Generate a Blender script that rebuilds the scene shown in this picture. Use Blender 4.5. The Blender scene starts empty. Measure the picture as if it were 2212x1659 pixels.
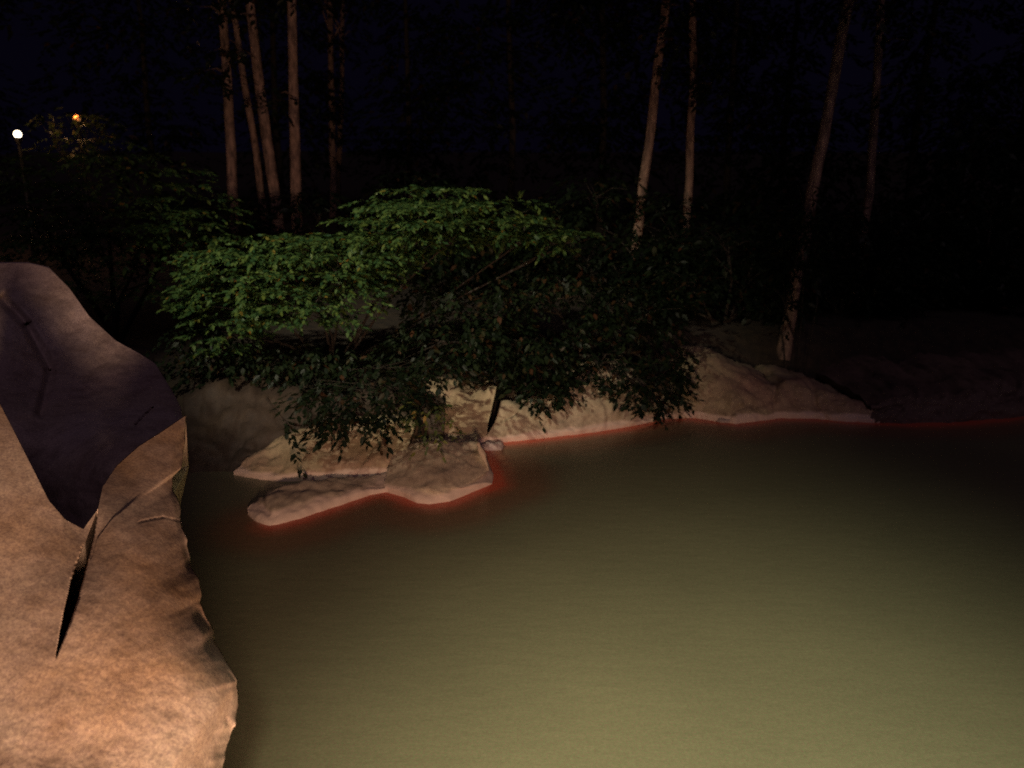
import bpy, math, random
import numpy as np
from mathutils import Vector, noise
R = math.radians
random.seed(7); rng = np.random.default_rng(7)
C = bpy.context.scene.collection
sc = bpy.context.scene

# ------------------------------------------------------------------ camera
CAMZ = 4.0; PITCH = R(15.2); F = 1840.0          # F in units of a 2212-wide frame
cam = bpy.data.cameras.new('camera'); co = bpy.data.objects.new('camera', cam); C.objects.link(co)
co.location = (0, 0, CAMZ); co.rotation_euler = (R(90) - PITCH, 0, 0)
cam.sensor_width = 36; cam.lens = 36 * F / 2212; cam.clip_end = 500; cam.clip_start = 0.05
cam.dof.use_dof = True; cam.dof.focus_distance = 4.5; cam.dof.aperture_fstop = 2.1
sc.camera = co
# ------------------------------------------------------------------ night sky
w = bpy.data.worlds.new('World'); sc.world = w; w.use_nodes = True
bg = w.node_tree.nodes['Background']
bg.inputs[0].default_value = (0.30, 0.22, 0.75, 1); bg.inputs[1].default_value = 0.0045
# ------------------------------------------------------------------ lamps
def spot(name, loc, aim, power, col, ang, blend, rad):
    l = bpy.data.lights.new(name, 'SPOT'); l.energy = power; l.color = col
    l.spot_size = R(ang); l.spot_blend = blend; l.shadow_soft_size = rad
    o = bpy.data.objects.new(name, l); C.objects.link(o); o.location = loc
    o.rotation_euler = (Vector(aim) - Vector(loc)).to_track_quat('-Z', 'Y').to_euler()
    return o
spot('floodlight_low', (0.45, -2.0, 2.62), (-1.0, 6.0, 1.6), 2400, (1.0, 0.67, 0.45), 62, 1.0, 0.33)
spot('floodlight_pool', (0.4, -1.8, 5.5), (1.45, 3.0, 0.0), 6000, (1.0, 0.93, 0.66), 57, 1.0, 0.15)
spot('floodlight_garden', (-6.2, 3.5, 8.5), (-2.2, 12.8, 2.65), 6200, (1.0, 0.90, 0.66), 41, 1.0, 0.12)
spot('floodlight_trees', (0.8, -2.0, 2.3), (-1.2, 18.0, 4.4), 900, (1.0, 0.44, 0.32), 44, 1.0, 0.1)
fill = bpy.data.lights.new('fill_light', 'SUN'); fill.energy = 0.15; fill.color = (.88, .60, .78); fill.angle = R(20)  # unseen purple fill, added to lift the shadowed rock
fill_ob = bpy.data.objects.new('fill_light', fill); C.objects.link(fill_ob); fill_ob.rotation_euler = Vector((-.25, .8, -.75)).to_track_quat('-Z', 'Y').to_euler()

vs = sc.view_settings
vs.view_transform = 'Standard'; vs.look = 'None'; vs.exposure = 0; vs.gamma = 1
sc.cycles.use_denoising = False
sc.cycles.sample_clamp_indirect = 1.0; sc.cycles.sample_clamp_direct = 4.0
sc.cycles.max_bounces = 6

# ------------------------------------------------------------------ helpers
cp, sp_ = math.cos(PITCH), math.sin(PITCH)
def ray(px, py):
    a = (px - 1106) / F; b = (829.5 - py) / F
    return Vector((a, cp + b * sp_, -sp_ + b * cp))
def W(px, py, Y):
    r = ray(px, py); return Vector((0, 0, CAMZ)) + r * (Y / r.y)
def G(px, py, z=0.0):
    r = ray(px, py); return Vector((0, 0, CAMZ)) + r * ((z - CAMZ) / r.z)

def tag(o, label=None, cat=None, group=None, kind=None):
    for k, v in (('label', label), ('category', cat), ('group', group), ('kind', kind)):
        if v: o[k] = v
    return o
def link(name, me, mat, parent=None):
    o = bpy.data.objects.new(name, me); C.objects.link(o)
    if mat: me.materials.append(mat)
    if parent: o.parent = parent
    return o
def mesh(name, verts, faces, smooth=True):
    me = bpy.data.meshes.new(name); me.from_pydata([tuple(v) for v in verts], [], faces)
    if smooth: me.polygons.foreach_set('use_smooth', [True] * len(me.polygons))
    me.update(); return me
def empty(name, loc):
    o = bpy.data.objects.new(name, None); C.objects.link(o); o.location = loc; o.empty_display_size = .2
    return o
def setparent(ch, par):
    ch.parent = par; ch.matrix_parent_inverse.identity()
    ch.location = ch.location - par.location

# ------------------------------------------------------------------ materials
def mat(name):
    m = bpy.data.materials.new(name); m.use_nodes = True
    nt = m.node_tree; b = nt.nodes['Principled BSDF']; return m, nt, b
def nd(nt, t, **kw):
    n = nt.nodes.new(t)
    for k, v in kw.items():
        if k.startswith('_'): setattr(n, k[1:], v)
        else: n.inputs[k.replace('__', ' ')].default_value = v
    return n
def ramp(nt, fac, stops):
    n = nt.nodes.new('ShaderNodeValToRGB'); e = n.color_ramp.elements
    while len(e) < len(stops): e.new(0.5)
    for i, (p, c) in enumerate(stops):
        e[i].position = p; e[i].color = (*c, 1)
    nt.links.new(fac, n.inputs[0]); return n
def mixc(nt, fac, a, b, mode='MIX'):
    n = nt.nodes.new('ShaderNodeMix'); n.data_type = 'RGBA'; n.blend_type = mode
    for s, v in ((0, fac), (6, a), (7, b)):
        if isinstance(v, (int, float)): n.inputs[s].default_value = v
        elif isinstance(v, tuple): n.inputs[s].default_value = (*v, 1)
        else: nt.links.new(v, n.inputs[s])
    return n.outputs[2]
def rock_mat(name, c1, c2, c3, mineral=True, scale=1.0):
    m, nt, b = mat(name); L = nt.links.new
    geo = nd(nt, 'ShaderNodeNewGeometry'); pos = geo.outputs['Position']
    n1 = nd(nt, 'ShaderNodeTexNoise', Scale=0.9 * scale, Detail=5.0, Roughness=.6); L(pos, n1.inputs['Vector'])
    r1 = ramp(nt, n1.outputs[0], [(0.32, c1), (0.5, c2), (0.68, c3)])
    n2 = nd(nt, 'ShaderNodeTexNoise', Scale=7 * scale, Detail=8.0, Roughness=.7); L(pos, n2.inputs['Vector'])
    r2 = ramp(nt, n2.outputs[0], [(0.3, (.62, .58, .56)), (0.55, (1, 1, 1)), (0.75, (1.0, .97, .9))])
    col = mixc(nt, 1.0, r1.outputs[0], r2.outputs[0], 'MULTIPLY')
    n4 = nd(nt, 'ShaderNodeTexNoise', Scale=95.0, Detail=3.0, Roughness=.8); L(pos, n4.inputs['Vector'])
    r4 = ramp(nt, n4.outputs[0], [(0.36, (.55, .50, .56)), (0.62, (1.15, 1.12, 1.05))])
    col = mixc(nt, .8, col, r4.outputs[0], 'MULTIPLY')
    if mineral:
        sx = nd(nt, 'ShaderNodeSeparateXYZ'); L(pos, sx.inputs[0])
        nz = nd(nt, 'ShaderNodeTexNoise', Scale=2.2, Detail=4.0); L(pos, nz.inputs['Vector'])
        ma = nd(nt, 'ShaderNodeMath', _operation='MULTIPLY_ADD'); L(nz.outputs[0], ma.inputs[0]); ma.inputs[1].default_value = -0.16
        L(sx.outputs[2], ma.inputs[2])
        rz = ramp(nt, ma.outputs[0], [(0.0, (1, 1, 1)), (0.035, (0, 0, 0))])
        col = mixc(nt, rz.outputs[0], col, (.56, .41, .33))
    L(col, b.inputs['Base Color'])
    b.inputs['Roughness'].default_value = 0.72; b.inputs['Specular IOR Level'].default_value = .3
    n3 = nd(nt, 'ShaderNodeTexNoise', Scale=22 * scale, Detail=9.0, Roughness=.65); L(pos, n3.inputs['Vector'])
    bp = nd(nt, 'ShaderNodeBump', Strength=0.06, Distance=0.012); L(n3.outputs[0], bp.inputs['Height'])
    L(bp.outputs[0], b.inputs['Normal'])
    return m
M_fore = rock_mat('pale_sandstone', (.36, .22, .12), (.40, .29, .22), (.42, .34, .27), False, 1.3)
M_foredark = rock_mat('grey_purple_stone', (.42, .32, .32), (.46, .37, .33), (.48, .40, .40), False, 1.0)
M_bank = rock_mat('bank_stone', (.33, .26, .20), (.42, .34, .24), (.46, .40, .26))
M_slab = rock_mat('pale_slab_stone', (.42, .33, .24), (.50, .40, .29), (.54, .46, .33))
M_wall = rock_mat('shade_dark_stone', (.035, .025, .02), (.055, .038, .028), (.085, .06, .038), False)  # shade on the rock wall put into a darker stone colour
M_shore = rock_mat('unlit_shore_stone', (.10, .07, .06), (.14, .10, .085), (.19, .14, .11), False)  # lack of light at the far right end, put into the colour
M_bankr = rock_mat('bank_stone_red', (.34, .22, .16), (.36, .28, .18), (.42, .36, .22))

def leaf_mat(name, stops, trans=.35):
    m, nt, b = mat(name); L = nt.links.new
    geo = nd(nt, 'ShaderNodeNewGeometry')
    r = ramp(nt, geo.outputs['Random Per Island'], stops)
    L(r.outputs[0], b.inputs['Base Color']); b.inputs['Roughness'].default_value = .5
    b.inputs['Specular IOR Level'].default_value = .25
    tr = nd(nt, 'ShaderNodeBsdfTranslucent'); L(r.outputs[0], tr.inputs[0])
    mx = nd(nt, 'ShaderNodeMixShader'); mx.inputs[0].default_value = trans
    L(b.outputs[0], mx.inputs[1]); L(tr.outputs[0], mx.inputs[2])
    L(mx.outputs[0], nt.nodes['Material Output'].inputs[0]); return m
M_maple = leaf_mat('bright_leaves', [(0, (.014, .042, .016)), (.45, (.040, .080, .024)), (.8, (.07, .112, .030)), (.98, (.075, .11, .022)), (1, (.20, .09, .015))])
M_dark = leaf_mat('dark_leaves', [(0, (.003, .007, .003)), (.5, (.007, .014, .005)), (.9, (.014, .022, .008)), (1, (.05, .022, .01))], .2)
M_sprig = leaf_mat('yellow_green_leaves', [(0, (.04, .07, .025)), (.6, (.09, .12, .035)), (.9, (.15, .16, .04)), (1, (.3, .2, .05))], .2)
def bark_mat(name, c1, c2):
    m, nt, b = mat(name); L = nt.links.new
    geo = nd(nt, 'ShaderNodeNewGeometry')
    mp = nd(nt, 'ShaderNodeMapping'); mp.inputs['Scale'].default_value = (1, 1, .35); L(geo.outputs['Position'], mp.inputs[0])
    n = nd(nt, 'ShaderNodeTexNoise', Scale=9.0, Detail=7.0, Roughness=.7); L(mp.outputs[0], n.inputs['Vector'])
    r = ramp(nt, n.outputs[0], [(.35, c1), (.62, c2)]); L(r.outputs[0], b.inputs['Base Color'])
    b.inputs['Roughness'].default_value = .9
    bp = nd(nt, 'ShaderNodeBump', Strength=.8, Distance=.04); L(n.outputs[0], bp.inputs['Height']); L(bp.outputs[0], b.inputs['Normal'])
    return m
M_bark = bark_mat('bark', (.06, .038, .03), (.33, .21, .15))
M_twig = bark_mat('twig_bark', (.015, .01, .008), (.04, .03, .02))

# ------------------------------------------------------------------ water
SHORE = [G(*p) for p in [(590, 1134), (650, 1120), (700, 1103), (755, 1084), (800, 1069), (838, 1064),
    (870, 1074), (900, 1087), (930, 1090), (975, 1083), (1015, 1066), (1066, 1045), (1066, 1022), (1050, 990), (1036, 966), (1060, 958),
    (1150, 950), (1250, 938), (1350, 924), (1410, 912), (1435, 905), (1490, 903), (1540, 910), (1590, 916), (1640, 910), (1690, 904),
    (1760, 905), (1860, 912), (1960, 915), (2060, 914), (2160, 905), (2260, 890)]]
SP = np.array([[p.x, p.y] for p in SHORE])
def shore_dist(x, y):
    best = np.full(x.shape, 1e9); A = SP[:-1]; B = SP[1:]
    for a, b in zip(A, B):
        d = b - a; t = np.clip(((x - a[0]) * d[0] + (y - a[1]) * d[1]) / (d @ d), 0, 1)
        best = np.minimum(best, np.hypot(x - a[0] - t * d[0], y - a[1] - t * d[1]))
    return best
def grid_axis(lo, hi, flo, fhi, fine, n_out):
    return np.unique(np.concatenate([np.linspace(lo, flo, n_out), np.arange(flo, fhi, fine), np.linspace(fhi, hi, n_out)]))
gx = grid_axis(-40, 60, -4.2, 9.5, .045, 14); gy = grid_axis(-10, 60, 6.0, 14.6, .045, 12)
X, Yg = np.meshgrid(gx, gy); nx, ny = len(gx), len(gy)
verts = np.stack([X.ravel(), Yg.ravel(), np.zeros(X.size)], 1)
def grid_faces(nx, ny):
    i = np.arange(nx * ny).reshape(ny, nx)
    return np.stack([i[:-1, :-1].ravel(), i[:-1, 1:].ravel(), i[1:, 1:].ravel(), i[1:, :-1].ravel()], 1).tolist()
me = mesh('water', verts.tolist(), grid_faces(nx, ny))
at = me.attributes.new('shore', 'FLOAT', 'POINT')
at.data.foreach_set('value', shore_dist(X, Yg).ravel().astype(np.float32))
m, nt, b = mat('turbid_water'); L = nt.links.new
a = nd(nt, 'ShaderNodeAttribute', _attribute_name='shore')
geo = nd(nt, 'ShaderNodeNewGeometry')
n1 = nd(nt, 'ShaderNodeTexNoise', Scale=1.6, Detail=3.0); L(geo.outputs['Position'], n1.inputs['Vector'])
ma = nd(nt, 'ShaderNodeMath', _operation='MULTIPLY_ADD'); L(n1.outputs[0], ma.inputs[0]); ma.inputs[1].default_value = -.16; L(a.outputs['Fac'], ma.inputs[2])
ad = nd(nt, 'ShaderNodeMath', _operation='ADD'); L(ma.outputs[0], ad.inputs[0]); ad.inputs[1].default_value = .08
n2 = nd(nt, 'ShaderNodeTexNoise', Scale=.5, Detail=2.0); L(geo.outputs['Position'], n2.inputs['Vector'])
deep = ramp(nt, n2.outputs[0], [(.3, (.147, .144, .086)), (.7, (.173, .168, .100))])
r = ramp(nt, ad.outputs[0], [(0.0, (.60, .115, .06)), (.10, (.56, .115, .06)), (.18, (.34, .12, .065)), (.34, (.20, .115, .065)), (1.0, (.145, .12, .075))])
rf = ramp(nt, ad.outputs[0], [(.6, (0, 0, 0)), (1.0, (1, 1, 1))])
speckle = nd(nt, 'ShaderNodeTexNoise', Scale=42.0, Detail=4.0, Roughness=.8); L(geo.outputs['Position'], speckle.inputs['Vector'])  # fine speckle like image grain, put into the water colour
rs = ramp(nt, speckle.outputs['Color'], [(.3, (.80, .80, .80)), (.7, (1.18, 1.16, 1.18))])
speckle2 = nd(nt, 'ShaderNodeTexNoise', Scale=60.0, Detail=3.0, Roughness=.8); L(geo.outputs['Position'], speckle2.inputs['Vector'])
rs2 = ramp(nt, speckle2.outputs[0], [(.35, (1.1, .9, 1.0)), (.65, (.9, 1.08, .95))])
wc = mixc(nt, rf.outputs[0], r.outputs[0], deep.outputs[0])
L(mixc(nt, 1.0, mixc(nt, 1.0, wc, rs.outputs[0], 'MULTIPLY'), rs2.outputs[0], 'MULTIPLY'), b.inputs['Base Color'])
b.inputs['Roughness'].default_value = .28; b.inputs['IOR'].default_value = 1.33
mp = nd(nt, 'ShaderNodeMapping'); mp.inputs['Scale'].default_value = (1, 2.2, 1); L(geo.outputs['Position'], mp.inputs[0])
nb = nd(nt, 'ShaderNodeTexNoise', Scale=3.5, Detail=4.0); L(mp.outputs[0], nb.inputs['Vector'])
bp = nd(nt, 'ShaderNodeBump', Strength=.22, Distance=.02); L(nb.outputs[0], bp.inputs['Height']); L(bp.outputs[0], b.inputs['Normal'])
tag(link('water', me, m), 'murky brown green pool water between the rocks', kind='structure')

# ------------------------------------------------------------------ ground
def shore_y(x):
    return np.interp(x, [-6, -3.2, -2.0, -0.2, 0.5, 3, 6, 9, 14], [9.5, 9.8, 10.3, 10.6, 12.2, 13.0, 13.6, 14.0, 14.5])
gx = np.linspace(-60, 80, 141); gy = np.concatenate([np.linspace(-15, 6, 8), np.linspace(6.5, 22, 40), np.linspace(24, 110, 30)])
X, Yg = np.meshgrid(gx, gy)
t = np.clip((Yg - shore_y(X) - .1) / 2.2, 0, 1); t = t * t * (3 - 2 * t)
Z = -1.2 + t * 1.95 + np.clip(Yg - 15, 0, 100) * .035
Z += np.array([noise.noise(Vector((x * .35, y * .35, 0))) * .25 for x, y in zip(X.ravel(), Yg.ravel())]).reshape(X.shape) * t
def ground_z(x, y):
    tt = min(max((y - float(shore_y(x)) - .1) / 2.2, 0), 1); tt = tt * tt * (3 - 2 * tt)
    return -1.2 + tt * 1.95 + max(y - 15, 0) * .035 + noise.noise(Vector((x * .35, y * .35, 0))) * .25 * tt
m, nt, b = mat('forest_soil'); L = nt.links.new
geo = nd(nt, 'ShaderNodeNewGeometry')
n1 = nd(nt, 'ShaderNodeTexNoise', Scale=5.0, Detail=8.0, Roughness=.7); L(geo.outputs['Position'], n1.inputs['Vector'])
L(ramp(nt, n1.outputs[0], [(.35, (.015, .011, .008)), (.65, (.05, .034, .02))]).outputs[0], b.inputs['Base Color'])
b.inputs['Roughness'].default_value = 1
bp = nd(nt, 'ShaderNodeBump', Strength=1.0, Distance=.08); L(n1.outputs[0], bp.inputs['Height']); L(bp.outputs[0], b.inputs['Normal'])
tag(link('ground', mesh('ground', np.stack([X.ravel(), Yg.ravel(), Z.ravel()], 1).tolist(), grid_faces(len(gx), len(gy))), m), kind='structure')

# ------------------------------------------------------------------ rocks
def resample(P, n):
    P = [Vector(p) for p in P]; s = [0]
    for a, b in zip(P, P[1:]): s.append(s[-1] + max((b - a).length, 1e-6))
    s = np.array(s); q = np.linspace(0, s[-1], n); A = np.array([tuple(p) for p in P])
    return np.stack([np.interp(q, s, A[:, k]) for k in range(A.shape[1])], 1)
def loft(rails, n, sub):
    Rr = [resample(r, n) for r in rails]; rows = []
    for i in range(len(Rr) - 1):
        p0 = Rr[max(i - 1, 0)]; p1 = Rr[i]; p2 = Rr[i + 1]; p3 = Rr[min(i + 2, len(Rr) - 1)]
        for k in range(sub):
            t = k / sub
            cr = .5 * ((2 * p1) + (p2 - p0) * t + (2 * p0 - 5 * p1 + 4 * p2 - p3) * t * t + (-p0 + 3 * p1 - 3 * p2 + p3) * t ** 3)
            rows.append(.55 * cr + .45 * (p1 * (1 - t) + p2 * t))
    rows.append(Rr[-1]); return np.array(rows)      # rows x n x 3
def frac(p, s, o=5):
    return noise.fractal(p * s, 0.6, 2.1, o)
def strata(p, s):
    v = p.z * s + 1.2 * noise.noise(p * .8) + .4 * p.x
    f = v - math.floor(v)
    return -(max(0, 1 - abs(f - .5) * 9))
def rock(name, rails, label, material, n=90, sub=12, amp=.05, crack=.02, seed=0, group=None, steps=0.0):
    Gd = loft(rails, n, sub); m_, n_, _ = Gd.shape
    du = np.gradient(Gd, axis=1); dv = np.gradient(Gd, axis=0)
    N = np.cross(du, dv); N /= np.linalg.norm(N, axis=2, keepdims=True) + 1e-9
    off = Vector((seed * 7.3, seed * 3.1, seed * 5.7))
    V = []
    for i in range(m_):
        for j in range(n_):
            p = Vector(Gd[i, j]); q = p + off
            d = amp * frac(q, 1.3) + amp * .35 * frac(q, 5)
            rd = abs(noise.noise(Vector((q.x * 1.1, q.y * .5, q.z * 1.8))))
            d -= crack * max(0, 1 - rd * 16)
            if steps: d += steps * strata(q, 3.0)
            d *= min(1, .35 + abs(p.z) * 3)
            V.append(p + Vector(N[i, j]) * d)
    faces = grid_faces(n_, m_)
    c0 = len(V); V.append(sum((V[i * n_] for i in range(m_)), Vector()) / m_)
    V.append(sum((V[i * n_ + n_ - 1] for i in range(m_)), Vector()) / m_)
    for i in range(m_):
        k = (i + 1) % m_
        faces.append((i * n_, c0, k * n_)); faces.append((i * n_ + n_ - 1, k * n_ + n_ - 1, c0 + 1))
    faces += [((m_ - 1) * n_ + j, (m_ - 1) * n_ + j + 1, j + 1, j) for j in range(n_ - 1)]
    me = mesh(name, V, faces)
    o = link(name, me, material); tag(o, label, 'rock', group)
    return o
RG = 'rocks along the far bank'
def bankrock(wl, mids, top, label, material, k=.8, back=1.6, **kw):
    """rails in frame units; every rail rises above the waterline by k of what a plumb face would"""
    wlw = [G(*p) for p in wl]; wx = [p[0] for p in wl]; wy = [p[1] for p in wl]
    if wx != sorted(wx): q = wx.index(max(wx)) + 1; wx, wy = wx[:q], wy[:q]
    def lift(rail, kk):
        out = []
        for px, py, *_ in rail:
            y0 = float(np.interp(px, wx, wy)); D = G(px, y0).y
            out.append(G(px, py, max(.02, kk * (y0 - py) / F * D)))
        return out
    under = [p + Vector((0, .05, -.7)) for p in wlw]
    tops = lift(top, k)
    bk = [p + Vector((.0, back, -.15)) for p in tops]
    bkb = [Vector((p.x, p.y, -.7)) for p in bk]
    ks = [.97, .9] if k > .6 else [.9, .6]
    rails = [under, wlw] + [lift(r, ks[i] if len(mids) > 1 else (k + 1) / 2) for i, r in enumerate(mids)] + [tops, bk, bkb]
    return rock('rock', rails, label, material, group=RG, **kw)
# low shelf at left
bankrock([(535, 1112), (555, 1128), (582, 1138), (650, 1120), (700, 1103), (755, 1084), (800, 1069), (842, 1062)],
         [[(535, 1098, 8.6), (590, 1100, 8.7), (660, 1082, 9.0), (740, 1062, 9.3), (800, 1050, 9.5), (845, 1048, 9.6)]],
         [(547, 1088), (583, 1058), (655, 1037), (720, 1031), (800, 1026), (850, 1012)],
         'low notched rock shelf tapering to a point left, lowest ledge at the water', M_slab, k=.42, back=.08, amp=.05, crack=.05, seed=1)
# upper rock behind the shelf
bankrock([(505, 1026), (550, 1034), (600, 1040), (660, 1041), (760, 1038), (860, 1030)],
         [[(505, 1018), (550, 1010), (600, 1018), (660, 1028), (760, 1024), (860, 1014)],
          [(512, 1012), (555, 998), (600, 1002), (700, 1002), (800, 985), (880, 968)]],
         [(540, 985), (600, 945), (680, 922), (760, 912), (840, 905), (900, 915)],
         'dim brown sloping rock with a thin pale lip, directly above the notched shelf', M_bankr, k=.75, back=.5, amp=.06, crack=.03, seed=2)
# dark rock wall left, below the shrubs
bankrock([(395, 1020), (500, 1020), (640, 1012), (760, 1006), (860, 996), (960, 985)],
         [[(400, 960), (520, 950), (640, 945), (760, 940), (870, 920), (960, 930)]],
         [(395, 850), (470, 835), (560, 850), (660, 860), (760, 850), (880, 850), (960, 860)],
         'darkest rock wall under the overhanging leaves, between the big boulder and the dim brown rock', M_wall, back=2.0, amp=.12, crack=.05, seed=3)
# bright slab jutting into water
bankrock([(835, 1063), (870, 1074), (900, 1087), (930, 1090), (975, 1083), (1015, 1066), (1066, 1045), (1066, 1022), (1050, 990), (1036, 962)],
         [[(830, 1046, 9.8), (880, 1052, 9.75), (930, 1058, 9.7), (980, 1053, 9.75), (1020, 1040, 9.9), (1058, 1018, 10.2), (1040, 975, 11.1), (1032, 957, 11.5)],
          [(840, 1005, 10.4), (890, 1000, 10.4), (940, 1000, 10.5), (1000, 990, 10.7), (1030, 975, 11.0), (1030, 952, 11.7)]],
         [(855, 962, 11.1), (900, 955, 11.2), (960, 955, 11.3), (1000, 953, 11.5), (1025, 950, 11.8), (1028, 946, 11.9)],
         'pale smooth rock slab jutting furthest into the water, its corner pointing right', M_slab, k=.5, back=.5, amp=.035, crack=.012, seed=4)
# upright rock behind slab
bankrock([(860, 985), (920, 980), (980, 975), (1030, 968), (1050, 962)],
         [[(870, 940, 11.5), (920, 935, 11.5), (980, 930, 11.6), (1020, 930, 11.7), (1052, 935, 11.8)]],
         [(900, 850, 12.2), (945, 838, 12.3), (985, 842, 12.4), (1020, 855, 12.4), (1072, 838, 12.5)],
         'upright brown rock face standing directly behind the pale jutting slab', M_bankr, back=1.2, amp=.06, crack=.03, seed=5)
# long ledge rock
bankrock([(1045, 962), (1060, 958), (1150, 950), (1250, 938), (1350, 924), (1410, 912), (1428, 906)],
         [[(1050, 945, 12.2), (1150, 932, 12.3), (1250, 922, 12.4), (1350, 908, 12.6), (1428, 896, 12.9)],
          [(1070, 910, 12.6), (1150, 895, 12.8), (1250, 880, 12.9), (1350, 872, 13.0), (1430, 872, 13.2)]],
         [(1082, 872, 13.1), (1130, 868, 13.2), (1200, 845, 13.4), (1290, 798, 13.8), (1370, 800, 13.8), (1435, 850, 13.6)],
         'long wedge shaped rock with a straight bright rim at the water, behind hanging leaves', M_bank, back=1.5, amp=.06, crack=.03, seed=6)
# small stones
bankrock([(1425, 907), (1440, 905), (1470, 904), (1480, 903)],
         [[(1428, 890, 13.2), (1445, 885, 13.2), (1465, 885, 13.3), (1480, 888, 13.3)]],
         [(1432, 862, 13.6), (1445, 850, 13.7), (1462, 850, 13.7), (1476, 865, 13.7)],
         'narrow upright stone wedged between the long bright rimmed rock and the round boulder', M_bank, back=.5, amp=.03, seed=7, n=40)
bankrock([(1472, 903), (1500, 903), (1540, 910), (1590, 916), (1640, 910), (1672, 905)],
         [[(1468, 880, 13.1), (1510, 870, 13.1), (1580, 882, 13.1), (1640, 882, 13.2), (1672, 885, 13.3)],
          [(1475, 850, 13.5), (1510, 830, 13.5), (1580, 840, 13.5), (1640, 850, 13.6), (1672, 860, 13.7)]],
         [(1478, 815, 14.0), (1500, 775, 14.2), (1550, 775, 14.3), (1620, 805, 14.3), (1675, 830, 14.3)],
         'rounded yellowish boulder with an arched crack, right of the hanging leaf spray', M_bankr, back=1.5, amp=.05, crack=.04, seed=8)
bankrock([(1665, 906), (1690, 904), (1760, 905), (1830, 911), (1900, 914)],
         [[(1662, 885, 13.4), (1700, 875, 13.5), (1760, 880, 13.5), (1830, 893, 13.5), (1905, 903, 13.6)]],
         [(1668, 850, 14.0), (1700, 825, 14.2), (1760, 835, 14.3), (1830, 860, 14.3), (1910, 890, 14.2)],
         'low reddish rock sloping down to the right after the rounded yellowish boulder', M_bankr, back=1.6, amp=.07, crack=.05, seed=9)
bankrock([(1880, 913), (1960, 915), (2060, 914), (2160, 905), (2330, 885)],
         [[(1880, 890), (1960, 885), (2060, 885), (2160, 870), (2330, 850)]],
         [(1870, 870), (1960, 835), (2060, 850), (2150, 825), (2330, 800)],
         'low barely lit rock at the far right end of the bank', M_shore, back=3, amp=.12, crack=.06, seed=10, n=120)
for k, (px, py, s, lab) in enumerate([(1062, 965, .10, 'small dark stone in the notch between the pale slab and the long rock'),
                                  (1568, 908, .07, 'small round stone at the foot of the yellowish boulder')]):
    c = G(px, py, .02); V = []; Fc = []; nu, nv = 20, 12
    for i in range(nv + 1):
        for j in range(nu):
            th = math.pi * i / nv; ph = 2 * math.pi * j / nu
            d = Vector((math.sin(th) * math.cos(ph), math.sin(th) * math.sin(ph), math.cos(th)))
            rr = s * (1 + .35 * noise.noise(d * 1.7 + Vector((k * 9, 0, 0))) + .1 * noise.noise(d * 6))
            V.append(c + Vector((d.x * rr * 2.0, d.y * rr * 1.2, d.z * rr * .7)))
    for i in range(nv):
        for j in range(nu):
            Fc.append((i * nu + j, (i + 1) * nu + j, (i + 1) * nu + (j + 1) % nu, i * nu + (j + 1) % nu))
    tag(link('stone', mesh('stone', V, Fc), M_foredark), lab, 'stone')

# ------------------------------------------------------------------ foreground boulders
def tps(pts):
    P = np.array(pts, float); X_ = P[:, :2] / 500; n = len(P)
    U = lambda r2: np.where(r2 > 0, r2 * np.log(r2 + 1e-12), 0)
    K = U(((X_[:, None] - X_[None]) ** 2).sum(-1)) + np.eye(n) * .002
    A = np.zeros((n + 3, n + 3)); A[:n, :n] = K; A[:n, n] = 1; A[:n, n + 1:] = X_; A[n, :n] = 1; A[n + 1:, :n] = X_.T
    c = np.linalg.solve(A, np.concatenate([P[:, 2], [0] * 3]))
    def f(px, py):
        q = np.stack([px, py], -1) / 500; r2 = ((q[..., None, :] - X_) ** 2).sum(-1)
        return U(r2) @ c[:n] + c[n] + q @ c[n + 1:]
    return f
def coons(left, right, top, bot, nu, nv):
    l = resample([(*p, 0) for p in left], nv)[:, :2]; r = resample([(*p, 0) for p in right], nv)[:, :2]
    t = resample([(*p, 0) for p in top], nu)[:, :2]; b = resample([(*p, 0) for p in bot], nu)[:, :2]
    u = np.linspace(0, 1, nu)[None, :, None]; v = np.linspace(0, 1, nv)[:, None, None]
    S = (1 - u) * l[:, None] + u * r[:, None] + (1 - v) * t[None] + v * b[None]
    S -= (1 - u) * (1 - v) * l[0] + u * (1 - v) * r[0] + (1 - u) * v * l[-1] + u * v * r[-1]
    return S
def seg_info(px, py, a, b):
    d = np.array(b, float) - np.array(a, float); ln = np.hypot(*d); d /= ln
    t = ((px - a[0]) * d[0] + (py - a[1]) * d[1]) / ln
    s = (px - a[0]) * -d[1] + (py - a[1]) * d[0]
    return t, s
CRACKS = [  # polylines in frame units, width, depth
    ([(415, 1140), (470, 1180), (520, 1230), (518, 1290), (540, 1330)], 1.6, .012),
    ([(300, 1128), (352, 1118), (412, 1132)], 1.4, .008)]
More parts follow.
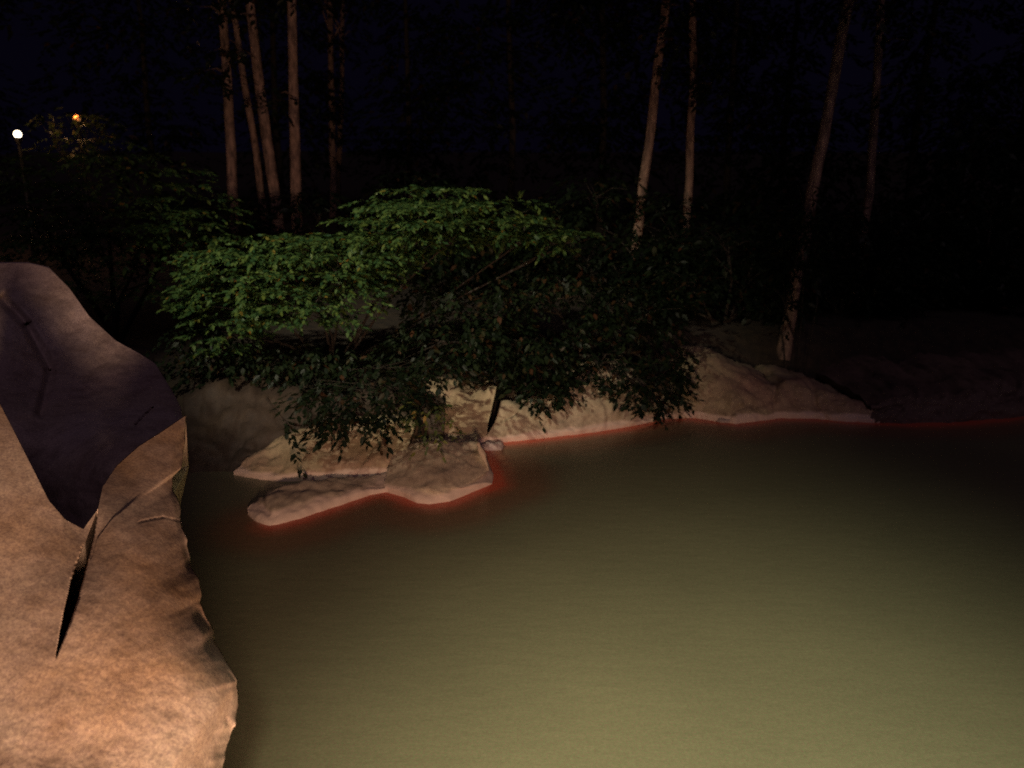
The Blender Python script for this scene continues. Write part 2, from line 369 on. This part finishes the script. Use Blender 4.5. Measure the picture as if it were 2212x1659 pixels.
def fore(name, label, left, right, top, bot, dep, material, nu, nv, edge_notch, amp, skirt, cracks=(), seed=0, under=1.0):
    S = coons(left, right, top, bot, nu, nv); px, py = S[..., 0], S[..., 1]
    # jag the right rim so that it flakes like broken stone
    u = np.linspace(0, 1, nu)[None]
    jag = np.array([noise.fractal(Vector((0, y * .018 + seed, 3.3)), 1.3, 2.1, 3) for y in py[:, -1]])[:, None]
    px = px + jag * edge_notch * np.clip((u - .75) / .25, 0, 1) ** 2
    D = dep(px, py)
    if seed == 1:
        vv = np.linspace(0, 1, nv)[:, None]; D = D + .14 * np.clip(1 - vv / .3, 0, 1) ** 2 * np.clip((u - .5) / .3, 0, 1)
    D = D + .12 * np.clip((u - .8) / .2, 0, 1) ** 2.5
    lum = np.array([noise.fractal(Vector((x * .006 + seed, y * .006, 1)), .8, 2.1, 5) for x, y in zip(px.ravel(), py.ravel())]).reshape(px.shape)
    fine = np.array([noise.fractal(Vector((x * .04 + seed, y * .04, 5)), .5, 2.1, 5) for x, y in zip(px.ravel(), py.ravel())]).reshape(px.shape)
    D = D + lum * amp + fine * amp * .02
    for poly, wd, dp in cracks:
        for a, b in zip(poly, poly[1:]):
            t, s = seg_info(px, py, a, b)
            s = s + 5 * lum
            D = D + dp * ((t > -.02) & (t < 1.02)) * np.clip(1 - np.abs(s) / (wd * 1.6), 0, 1)
    if seed == 1:    # the deep open fissure, a lens that narrows to both ends
        t, s = seg_info(px, py, (214, 1096), (120, 1422))
        s = s + 3 * lum
        half = 12.5 * np.clip(np.sin(np.pi * np.clip(t, 0, 1) ** 1.05), 0, 1) ** 1.0
        ins = (t > 0) & (t < 1)
        D = D + .9 * ins * np.clip((half - np.abs(s)) / 3, 0, 1)
        # the stone left of the fissure lies a little lower
        D = D + .03 * ins * (s > 0) * np.clip(1 - s / 60, 0, 1) * np.sin(np.pi * np.clip(t, 0, 1))
        # thin flakes peeling along the rim
        rim = px[:, -1:] - px
        fl = np.array([noise.noise(Vector((x * .02, y * .009, 9))) for x, y in zip(px.ravel(), py.ravel())]).reshape(px.shape)
        D = D + .04 * np.clip(1 - rim / 26, 0, 1) * np.clip(fl * 5, 0, 1) + .02 * np.clip(1 - rim / 12, 0, 1) * np.clip(-fl * 5 - .5, 0, 1)
        # faceted hollow at lower right
        t, s = seg_info(px, py, (350, 1680), (500, 1490))
        D = D + .06 * np.clip(s / 30, 0, 1) * (rim < 260)
    P = np.empty((nv, nu, 3))
    a = (px - 1106) / F; b = (829.5 - py) / F
    ry = cp + b * sp_; rz = -sp_ + b * cp
    P[..., 0] = a * D / ry; P[..., 1] = D; P[..., 2] = CAMZ + rz * D / ry
    rows = [P]
    # wall beyond the right rim, falling to below the water (undercut)
    wall = []
    for k, (dx, dy, fz) in enumerate([(-.15, 0, .04), (-.4, .0, .14), (-.6, .0, .5), (-.6, .0, 1.0)]):
        e = P[:, -1].copy(); z0 = e[:, 2].copy()
        nz = np.array([noise.noise(Vector((z * .9, k * 3.3 + i * .03, seed))) for i, z in enumerate(z0)])
        e[:, 0] += dx * under + .04 * nz; e[:, 1] += dy; e[:, 2] = z0 + (-.8 - z0) * fz
        e[:, 0] *= 1 + .06 * fz * (z0 + .8); wall.append(e)
    Gd = np.concatenate([P, np.stack(wall, 1)], 1); nU = Gd.shape[1]
    # skirts at the top (far) and bottom (near) borders
    far = Gd[:1].copy(); far[..., 0] *= 1 + skirt / 4; far[..., 1] *= 1 + skirt / 5; far[..., 2] -= .3 + .3 * skirt
    far2 = far.copy(); far2[..., 0] *= 1.4; far2[..., 0] -= .3; far2[..., 2] = -.9
    near = Gd[-1:].copy(); near[..., 1] -= .3; near[..., 2] -= .3
    near2 = near.copy(); near2[..., 2] = -.9
    Gd = np.concatenate([far2, far, Gd, near, near2], 0)
    faces = grid_faces(nU, Gd.shape[0])
    o = link(name, mesh(name, Gd.reshape(-1, 3).tolist(), faces), material)
    tag(o, label, 'boulder'); return o
dep1 = tps([(-60, 800, 3.75), (0, 870, 3.5), (90, 1040, 3.15), (180, 1140, 3.02), (215, 1100, 3.12), (250, 1010, 3.45), (320, 955, 3.7), (400, 900, 4.0), (400, 1000, 3.62),
            (400, 1160, 3.16), (450, 1350, 2.70), (505, 1500, 2.45), (480, 1659, 2.22), (0, 1659, 2.1), (0, 1300, 2.6), (200, 1300, 2.62), (200, 1500, 2.3), (300, 1180, 2.98)])
fore('boulder', 'huge pale floodlit boulder in the left foreground, split by a long black fissure',
     [(-80, 780), (-80, 1100), (-80, 1500), (-80, 1850)],
     [(400, 895), (404, 960), (396, 1010), (376, 1030), (372, 1060), (388, 1100), (402, 1160), (412, 1210), (430, 1262), (434, 1300), (452, 1345), (462, 1380), (490, 1432), (508, 1470), (511, 1515), (505, 1560), (490, 1605), (482, 1659), (470, 1850)],
     [(-80, 780), (0, 872), (30, 930), (70, 1010), (105, 1080), (140, 1120), (180, 1142), (212, 1098), (222, 1050), (252, 1005), (300, 962), (350, 930), (400, 895)],
     [(-80, 1850), (470, 1850)], dep1, M_fore, 230, 340, 9, .009, .18, CRACKS, 1)
dep2 = tps([(-60, 560, 6.6), (60, 570, 6.4), (190, 680, 6.1), (250, 735, 5.9), (330, 780, 5.8), (370, 840, 5.2), (400, 920, 4.5), (404, 1000, 4.3),
            (200, 850, 5.2), (0, 700, 5.7), (0, 900, 4.6), (180, 1140, 4.0), (300, 950, 4.2), (240, 1010, 3.9), (100, 1050, 4.2), (90, 760, 5.7)])
fore('boulder', 'dark rounded boulder in shadow behind and above the huge pale one at the left edge',
     [(-80, 556), (-80, 1100)],
     [(372, 845), (392, 880), (402, 920), (406, 960), (404, 1010), (380, 1060)],
     [(-80, 556), (0, 566), (60, 566), (105, 576), (150, 622), (192, 682), (250, 735), (300, 762), (335, 785), (372, 845)],
     [(-80, 1100), (100, 1180), (200, 1190), (380, 1060)], dep2, M_foredark, 150, 150, 3, .05, .6,
     [([(292, 917), (332, 882)], 3.0, .09), ([(0, 640), (60, 700), (110, 800), (90, 900)], 10, .10)], 2, 1.6)

# ------------------------------------------------------------------ plants
def tube(P, rad, seg=8):
    V = []; Fc = []; n = len(P); up = Vector((0.3, 1, .1)).normalized()
    for i, (p, r) in enumerate(zip(P, rad)):
        p = Vector(p); d = (Vector(P[min(i + 1, n - 1)]) - Vector(P[max(i - 1, 0)])).normalized()
        a = d.cross(up).normalized(); b_ = d.cross(a)
        for k in range(seg):
            th = 2 * math.pi * k / seg
            rr = r * (1 + .14 * noise.noise(Vector((math.cos(th) * 1.5, math.sin(th) * 1.5, p.z * 1.7 + p.x))))
            V.append(p + (a * math.cos(th) + b_ * math.sin(th)) * rr)
    for i in range(n - 1):
        for k in range(seg): Fc.append((i * seg + k, i * seg + (k + 1) % seg, (i + 1) * seg + (k + 1) % seg, (i + 1) * seg + k))
    return V, Fc
def merge(parts):
    V = []; Fc = []
    for v, f in parts:
        o = len(V); V += v; Fc += [tuple(i + o for i in q) for q in f]
    return V, Fc
def leaves(name, blobs, size, per, mat_, droop=.3, seed=1, tiers=.22, shell=.62):
    """blobs: (centre, (rx,ry,rz), sprays). Each spray is a twig carrying `per` leaves in a loose fan."""
    rg = np.random.default_rng(seed); V = []; Fc = []; tw = []
    for c, rad, ns in blobs:
        for _ in range(ns):
            d = rg.normal(size=3); d /= np.linalg.norm(d); rr = shell + (1 - shell) * rg.random() ** .6
            if rg.random() < .25: rr *= rg.random() ** .4
            q = Vector((d[0] * rad[0] * rr, d[1] * rad[1] * rr, d[2] * rad[2] * rr)) + Vector(c)
            # clumping: drop sprays in low-noise pockets, pull to tiers
            if noise.noise(q * 1.6 + Vector((seed, 0, 0))) < -.12 and rg.random() < .75: continue
            if tiers: q.z += (round(q.z / tiers) * tiers - q.z) * .7
            out = Vector((d[0], d[1], 0)) + Vector(rg.normal(size=3) * .45); out.z = -droop + rg.normal() * .15
            out.normalize(); side = out.cross(Vector((0, 0, 1))).normalized()
            ln = size * (2.0 + rg.random() * 1.6)
            for k in range(per):
                f = (k + .5) / per; s = 1 if k % 2 else -1
                base = q + out * ln * f + Vector((0, 0, -droop * .4 * f * f * ln))
                ld = (out * (.5 + .6 * f) + side * s * (1.1 - .9 * f) + Vector(rg.normal(size=3) * .22)).normalized()
                nrm = (Vector((0, 0, 1)) + Vector(rg.normal(size=3) * .32)).normalized()
                wv = ld.cross(nrm).normalized(); z = size * (.55 + rg.random() * .75)
                nn = wv.cross(ld); o = len(V)
                V += [base, base + ld * z * .35 + wv * z * .24 - nn * z * .03, base + ld * z * .7 + wv * z * .17 - nn * z * .07, base + ld * z - nn * z * .14,
                      base + ld * z * .7 - wv * z * .17 - nn * z * .07, base + ld * z * .35 - wv * z * .24 - nn * z * .03]
                Fc += [(o, o + 1, o + 2, o + 3), (o, o + 3, o + 4, o + 5)]
    me = mesh(name, V, Fc, False); return me
def shrub(name, label, base, blobs, size, per, lm, seed, group, stems=3, droop=.3, tiers=.22, cat='shrub', shell=.62, r0=.05, labelcrown=None):
    base = Vector(base); e = empty(name, base); tag(e, label, cat, group)
    cr = link('foliage', leaves('foliage', blobs, size, per, lm, droop, seed, tiers, shell), lm); setparent(cr, e)
    parts = []; rd = random.Random(seed)
    for i, (c, rad, ns) in enumerate(blobs):
        c = Vector(c); s = base + Vector((rd.uniform(-.15, .15), rd.uniform(-.1, .1), 0)); mid = s.lerp(c, .5) + Vector((rd.uniform(-.2, .2), rd.uniform(-.2, .2), .1))
        P = [s.lerp(mid, t) if t < 1 else mid.lerp(c, t - 1) for t in (0, .5, 1, 1.5, 2)]
        parts.append(tube(P, [r0, r0 * .8, r0 * .65, r0 * .45, r0 * .25], 7))
        for k in range(6):
            t = c + Vector((rd.uniform(-1, 1) * rad[0], rd.uniform(-1, 1) * rad[1], rd.uniform(-.6, .7) * rad[2])) * .85
            st = P[2].lerp(P[4], rd.random()); parts.append(tube([st, st.lerp(t, .5) + Vector((0, 0, .08)), t], [r0 * .35, r0 * .2, r0 * .08], 5))
    V, Fc = merge(parts); st = link('stem', mesh('stem', V, Fc), M_twig); setparent(st, e)
    return e
def B(px, py, Y, rx, ry, rz, n): return (W(px, py, Y), (rx, ry, rz), n)
def gb(x, y): return Vector((x, y, ground_z(x, y) - .15))
# bright spreading shrub
p = W(720, 800, 13.0)
shrub('broadleaf_shrub', 'bright green spreading shrub, the most strongly lit one, arching over the rocks', gb(p.x, 13.2), [
    B(620, 580, 12.2, 1.55, .8, .55, 760), B(520, 640, 12.0, .95, .7, .45, 380), B(730, 560, 12.3, 1.0, .8, .5, 470),
    B(900, 478, 12.6, 1.15, .8, .45, 600), B(950, 428, 12.8, .7, .5, .16, 130), B(1030, 468, 12.8, .95, .7, .32, 360), B(1160, 500, 12.9, .75, .5, .16, 150), B(1245, 516, 13.0, .3, .25, .06, 26),
    B(480, 715, 11.9, .45, .45, .28, 90), B(680, 650, 12.0, 1.0, .7, .32, 230)],
    .088, 11, M_maple, 11, 'shrubs on the bank', droop=.2, r0=.026)
# left dim shrub
p = W(230, 800, 15)
shrub('broadleaf_shrub', 'dim broad shrub at the left, its domed top just below the shining lamp', gb(p.x, 15.5), [
    B(230, 430, 14.6, 1.9, 1.0, 1.0, 620), B(80, 450, 14.6, 1.2, .9, .9, 300), B(380, 480, 14.8, 1.1, .8, .7, 260), B(300, 560, 14.2, 1.3, .8, .8, 260), B(130, 560, 14.2, 1.2, .8, .8, 200)],
    .095, 10, M_maple, 12, 'shrubs on the bank', droop=.22, r0=.06)
# dark shrub overhanging the rocks
p = W(1250, 760, 13.6)
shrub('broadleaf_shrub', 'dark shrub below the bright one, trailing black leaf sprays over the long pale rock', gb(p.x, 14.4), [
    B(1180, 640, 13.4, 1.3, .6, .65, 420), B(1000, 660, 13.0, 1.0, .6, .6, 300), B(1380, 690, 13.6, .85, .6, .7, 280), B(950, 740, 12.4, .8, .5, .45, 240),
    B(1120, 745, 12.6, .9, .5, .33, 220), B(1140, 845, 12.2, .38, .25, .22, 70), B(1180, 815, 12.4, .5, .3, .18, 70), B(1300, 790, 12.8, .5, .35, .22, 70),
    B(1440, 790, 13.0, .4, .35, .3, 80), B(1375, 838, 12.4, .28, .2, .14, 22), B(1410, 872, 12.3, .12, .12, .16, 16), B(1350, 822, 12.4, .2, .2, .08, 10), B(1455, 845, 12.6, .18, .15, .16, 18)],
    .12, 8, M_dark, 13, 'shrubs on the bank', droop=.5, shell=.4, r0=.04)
# dark undergrowth left hanging on rock
p = W(600, 820, 12.4)
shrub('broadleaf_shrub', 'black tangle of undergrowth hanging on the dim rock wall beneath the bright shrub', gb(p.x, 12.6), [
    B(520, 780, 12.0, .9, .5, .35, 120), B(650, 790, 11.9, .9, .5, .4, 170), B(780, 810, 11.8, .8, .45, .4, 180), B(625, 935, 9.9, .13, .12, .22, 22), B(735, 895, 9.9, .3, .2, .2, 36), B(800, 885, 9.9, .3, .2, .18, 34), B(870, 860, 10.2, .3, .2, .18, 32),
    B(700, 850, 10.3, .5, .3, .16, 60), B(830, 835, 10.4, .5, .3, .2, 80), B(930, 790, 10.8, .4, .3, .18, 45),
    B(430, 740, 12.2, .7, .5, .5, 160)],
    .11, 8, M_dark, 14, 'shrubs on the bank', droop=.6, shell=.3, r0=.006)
# small lit sprig
p = W(900, 860, 12.0)
shrub('leafy_sprig', 'small olive sprig catching light above the pale jutting slab', p + Vector((-.1, .2, .1)), [
    B(905, 895, 9.75, .2, .2, .2, 55), B(935, 928, 9.7, .22, .2, .13, 50), B(955, 885, 9.8, .12, .1, .12, 16)],
    .075, 7, M_sprig, 15, None, droop=.5, cat='plant', shell=.3, r0=.015)

# understory behind, copies of two kinds
def proto_shrub(seed, lm):
    bl = [((-.6, 0, .9), (.9, .7, .6), 200), ((.5, .1, 1.1), (.9, .7, .65), 210), ((0, 0, 1.7), (.7, .6, .45), 140), ((1.1, 0, .7), (.6, .5, .4), 80), ((-1.2, 0, .6), (.6, .5, .4), 80)]
    return shrub('understory_shrub', 'x', (0, 0, 0), bl, .13, 7, lm, seed, 'dark understory shrubs behind the rocks', droop=.35, shell=.4, r0=.04)
def copy_tree(o):
    c = o.copy(); C.objects.link(c)
    for ch in o.children:
        d = ch.copy(); C.objects.link(d); d.parent = c
    return c
pr = [proto_shrub(31, M_dark), proto_shrub(32, M_dark)]
U = [(1560, 16.2, 1.0, 'dark shrub right behind the rounded yellowish boulder'),
     (1680, 17.5, 1.2, 'dark shrub around the foot of the leaning trunk'),
     (1820, 17.0, 1.0, 'dark shrub just right of the leaning trunk foot'),
     (1960, 17.6, 1.25, 'dark shrub above the broad barely lit rock'),
     (2110, 18.0, 1.1, 'dark shrub near the right edge above the barely lit rock'),
     (2230, 18.5, 1.3, 'rightmost dark shrub, cut by the edge of the photo'),
     (1440, 18.5, 1.4, 'dark shrub below the two thin trunks right of centre'),
     (1280, 19.0, 1.4, 'dark shrub in the gap behind the tip of the bright shrub'),
     (1100, 20.0, 1.1, 'dark shrub behind the crest of the bright shrub'),
     (900, 20.0, 1.4, 'dark shrub right of the paired short trunks'),
     (700, 19.5, 1.3, 'dark shrub at the foot of the patchily lit trunk'),
     (520, 19.0, 1.2, 'dark shrub at the foot of the forked left trunks'),
     (1760, 20.5, 1.6, 'tall dark shrub deep behind the leaning trunk'),
     (2050, 21.5, 1.8, 'tall dark shrub deep in the woods at right')]
for i, (px, y, s, lab) in enumerate(U):
    o = pr[i % 2] if i < 2 else copy_tree(pr[i % 2])
    q = W(px, 700, y); o.location = (q.x, y, ground_z(q.x, y) - .1); o.scale = (s, s, s * (0.9 + .25 * random.random())); o.rotation_euler.z = i * 1.3
    o['label'] = lab

# trees
def tree(name, label, pts, r, seed, crown_z=7.5, nsp=260, group='tall tree trunks in the woods'):
    """pts: (px, py, Y) from top of frame to base"""
    P = [W(*q) for q in pts]; top = P[0]; base = P[-1]
    g = ground_z(base.x, base.y); r = r * .84
    if base.z > g:
        d = (P[-1] - P[-2]).normalized(); k = (base.z - g + .2) / max(-d.z, .2); P.append(base + d * k)
    d = (P[0] - P[1]).normalized(); H = crown_z + 3.5
    ext = [P[0] + d * ((H - P[0].z) / d.z) * f for f in (1, .66, .33)]
    P = [Vector(p) for p in resample(ext + P, 26)]; P = P[::-1]
    for i, q in enumerate(P): q.x += .035 * noise.noise(Vector((seed * 3, q.z * .8, 0))); 
    rad = [r * (1.12 - .5 * i / 25) for i in range(26)]; rad[0] *= 1.35; rad[1] *= 1.12
    e = empty(name, P[0]); tag(e, label, 'tree', group)
    V, Fc = tube(P, rad, 14)
    rd = random.Random(seed); blobs = []; br = []
    for k in range(5):
        zz = rd.uniform(5.3, 8.2); tt = min(range(26), key=lambda i_: abs(P[i_].z - zz)); c = P[tt] + Vector((rd.uniform(-.3, .3), rd.uniform(-1.6, -.7), 0))
        blobs.append((c, (.7, .4, .22), 14)); br.append(tube([P[tt], P[tt].lerp(c, .5) + Vector((0, 0, .08)), c], [r * .2, r * .14, r * .06], 5))
    for k in range(6):
        c = P[-1] + Vector((rd.uniform(-1.6, 1.6), rd.uniform(-1.2, 1.2), rd.uniform(-2.6, 1.2)))
        blobs.append((c, (1.5, 1.3, .8), nsp // 6))
        s = P[rd.randint(17, 23)]; br.append(tube([s, s.lerp(c, .5) + Vector((0, 0, .2)), c], [r * .3, r * .2, r * .08], 6))
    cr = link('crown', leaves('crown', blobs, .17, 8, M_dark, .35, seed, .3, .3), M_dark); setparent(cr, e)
    V, Fc = merge([(V, Fc)] + br); t = link('trunk', mesh('trunk', V, Fc), M_bark); setparent(t, e)
    return e
T = [([(480, -10, 20), (492, 200, 20), (503, 410, 20)], .135, 'leftmost tall trunk, pale and straight, above the dim left shrub'),
     ([(538, -10, 20.5), (560, 180, 20.5), (590, 400, 20.5)], .15, 'dim trunk leaning slightly left, second from the left'),
     ([(540, 250, 21.5), (556, 350, 21.5), (572, 470, 21.5)], .10, 'short dim trunk seen low between two taller trunks at left'),
     ([(630, -10, 20), (634, 200, 20), (640, 420, 20)], .145, 'orange lit trunk crossed by dark leaf shadows at left of centre'),
     ([(712, -10, 34), (715, 150, 34), (718, 300, 34)], .16, 'faint far trunk right of the orange lit one'),
     ([(740, -10, 36), (738, 200, 36), (734, 300, 36)], .14, 'faintest thin trunk close beside the faint far one'),
     ([(1440, -10, 19), (1415, 200, 19), (1390, 400, 19)], .125, 'slim dim trunk right of centre, leaning right'),
     ([(1498, -10, 20), (1496, 200, 20), (1490, 360, 20), (1474, 620, 20)], .11, 'thin upright trunk right of centre beside the slim leaning one'),
     ([(1835, -10, 15.4), (1800, 180, 15.4), (1765, 360, 15.3), (1730, 560, 15.3), (1697, 730, 15.2)], .125, 'long pinkish trunk leaning right, its foot behind the rounded boulder'),
     ([(1905, -10, 18), (1893, 200, 18), (1880, 380, 18), (1858, 560, 18)], .105, 'thin faint trunk at far right, beyond the long leaning one')]
for i, (pts, r, lab) in enumerate(T): tree('tree', lab, pts, r, 50 + i)

p = W(1745, 700, 14.4)
shrub('young_tree', 'thin dark sapling whose leaves hide the middle of the long leaning trunk', gb(p.x, 14.5), [
    B(1740, 480, 14.3, .42, .35, .5, 120), B(1720, 560, 14.4, .4, .35, .4, 100), B(1755, 410, 14.4, .28, .25, .22, 22), B(1690, 640, 14.4, .5, .35, .3, 45)],
    .12, 8, M_dark, 21, None, droop=.4, cat='tree', shell=.2, r0=.02)
p = W(168, 300, 25)
shrub('leafy_bough_bush', 'thin bush at far left whose leaves glow amber in front of a hidden lamp', gb(p.x, 25.6), [
    B(165, 255, 25.6, .75, .3, .35, 34), B(205, 262, 25.8, .6, .3, .25, 18), B(105, 262, 25.7, .5, .3, .25, 16), B(170, 310, 25.6, 1.2, .5, .6, 90)],
    .13, 8, M_sprig, 22, None, droop=.3, shell=.2, r0=.03)
# dense dark woods far behind
def wall_tree(px, y, s, seed, lab, p=None):
    q = W(px, 300, y); g = ground_z(q.x, y)
    if p is None:
        e = empty('dense_tree', (0, 0, 0))
        rd = random.Random(seed)
        blobs = [(Vector((rd.uniform(-2, 2), rd.uniform(-1, 1), z)), (1.9, 1.4, 1.0), 110) for z in (1.8, 3, 4.2, 5.4, 6.6, 7.8, 9, 10, 3.4, 6, 8.4)]
        cr = link('crown', leaves('crown', blobs, .22, 7, M_dark, .3, seed, .35, .3), M_dark); setparent(cr, e)
        V, Fc = tube([(0, 0, -.3), (.1, 0, 3), (0, .1, 6), (.1, 0, 9.5)], [.11, .09, .07, .03], 10)
        t = link('trunk', mesh('trunk', V, Fc), M_twig); setparent(t, e)
    else: e = copy_tree(p)
    e.location = (q.x, y, g); e.scale = (s, s, s); e.rotation_euler.z = seed * .9
    tag(e, lab, 'tree', 'dense trees at the back of the woods'); return e
WT = [(-60, 40, 'behind the lamp at the left edge'), (330, 32, 'left of the leftmost tall trunk'), (600, 33, 'behind the group of left trunks'),
      (880, 30, 'behind the crest of the bright shrub'), (1100, 28, 'behind the centre gap, left half'), (1300, 29, 'behind the centre gap, right half'),
      (1580, 26, 'with faint green boughs at the top, right of the thin upright trunk'), (1700, 31, 'just left of the long leaning trunk'), (1980, 28, 'right of the faint far right trunk'), (2200, 27, 'at the right edge')]
p0 = p1 = None
for i, (px, y, lab) in enumerate(WT):
    src = (p0, p1)[i % 2]
    e = wall_tree(px, y, 1.05 + .12 * (i % 3), 80 + i, 'dark leafy tree ' + lab, src)
    if i == 0: p0 = e
    if i == 1: p1 = e

# ------------------------------------------------------------------ lamps seen in the photo
def emis(name, col, st):
    m, nt, b = mat(name); b.inputs['Base Color'].default_value = (*col, 1); b.inputs['Emission Color'].default_value = (*col, 1)
    b.inputs['Emission Strength'].default_value = st; return m
m_post, _, b = mat('dark_metal'); b.inputs['Base Color'].default_value = (.03, .03, .03, 1); b.inputs['Metallic'].default_value = .8; b.inputs['Roughness'].default_value = .5
def sphere(c, r, nu=20, nv=12, sz=1):
    V = []; Fc = []
    for i in range(nv + 1):
        for j in range(nu):
            th = math.pi * i / nv; ph = 2 * math.pi * j / nu
            V.append(Vector(c) + Vector((math.sin(th) * math.cos(ph), math.sin(th) * math.sin(ph), math.cos(th) * sz)) * r)
    for i in range(nv):
        for j in range(nu): Fc.append((i * nu + j, (i + 1) * nu + j, (i + 1) * nu + (j + 1) % nu, i * nu + (j + 1) % nu))
    return V, Fc
def lamp(px, py, Y, r, em, label, power, col, group):
    c = W(px, py, Y); g = ground_z(c.x, Y); e = empty('garden_lamp', (c.x, Y, g)); tag(e, label, 'lamp', group)
    h = c.z - g
    V, Fc = merge([tube([(0, 0, -.1), (0, 0, .2), (0, 0, .22), (0, 0, h - r - .12)], [.09, .09, .05, .04], 10), tube([(0, 0, h - r - .14), (0, 0, h - r + .02)], [.07, .1], 12)])
    o = link('post', mesh('post', V, Fc), m_post, e)
    V, Fc = sphere((0, 0, h), r); o = link('globe', mesh('globe', V, Fc), em, e)
    l = bpy.data.lights.new('lamp_glow', 'POINT'); l.energy = power; l.color = col; l.shadow_soft_size = r * 1.05
    lo = bpy.data.objects.new('lamp_glow', l); C.objects.link(lo); lo.location = (c.x, Y - r * 1.6, c.z + .1)
lamp(38, 290, 24, .10, emis('lamp_glass', (1.0, .85, .62), 9), 'shining round garden lamp at the left edge above the dim shrub', 45, (1, .5, .2), None)
lamp(166, 256, 26.6, .10, emis('amber_glass', (1.0, .40, .12), .4), 'amber lamp half hidden by leaves, right of the shining one', 30, (1, .5, .2), None)
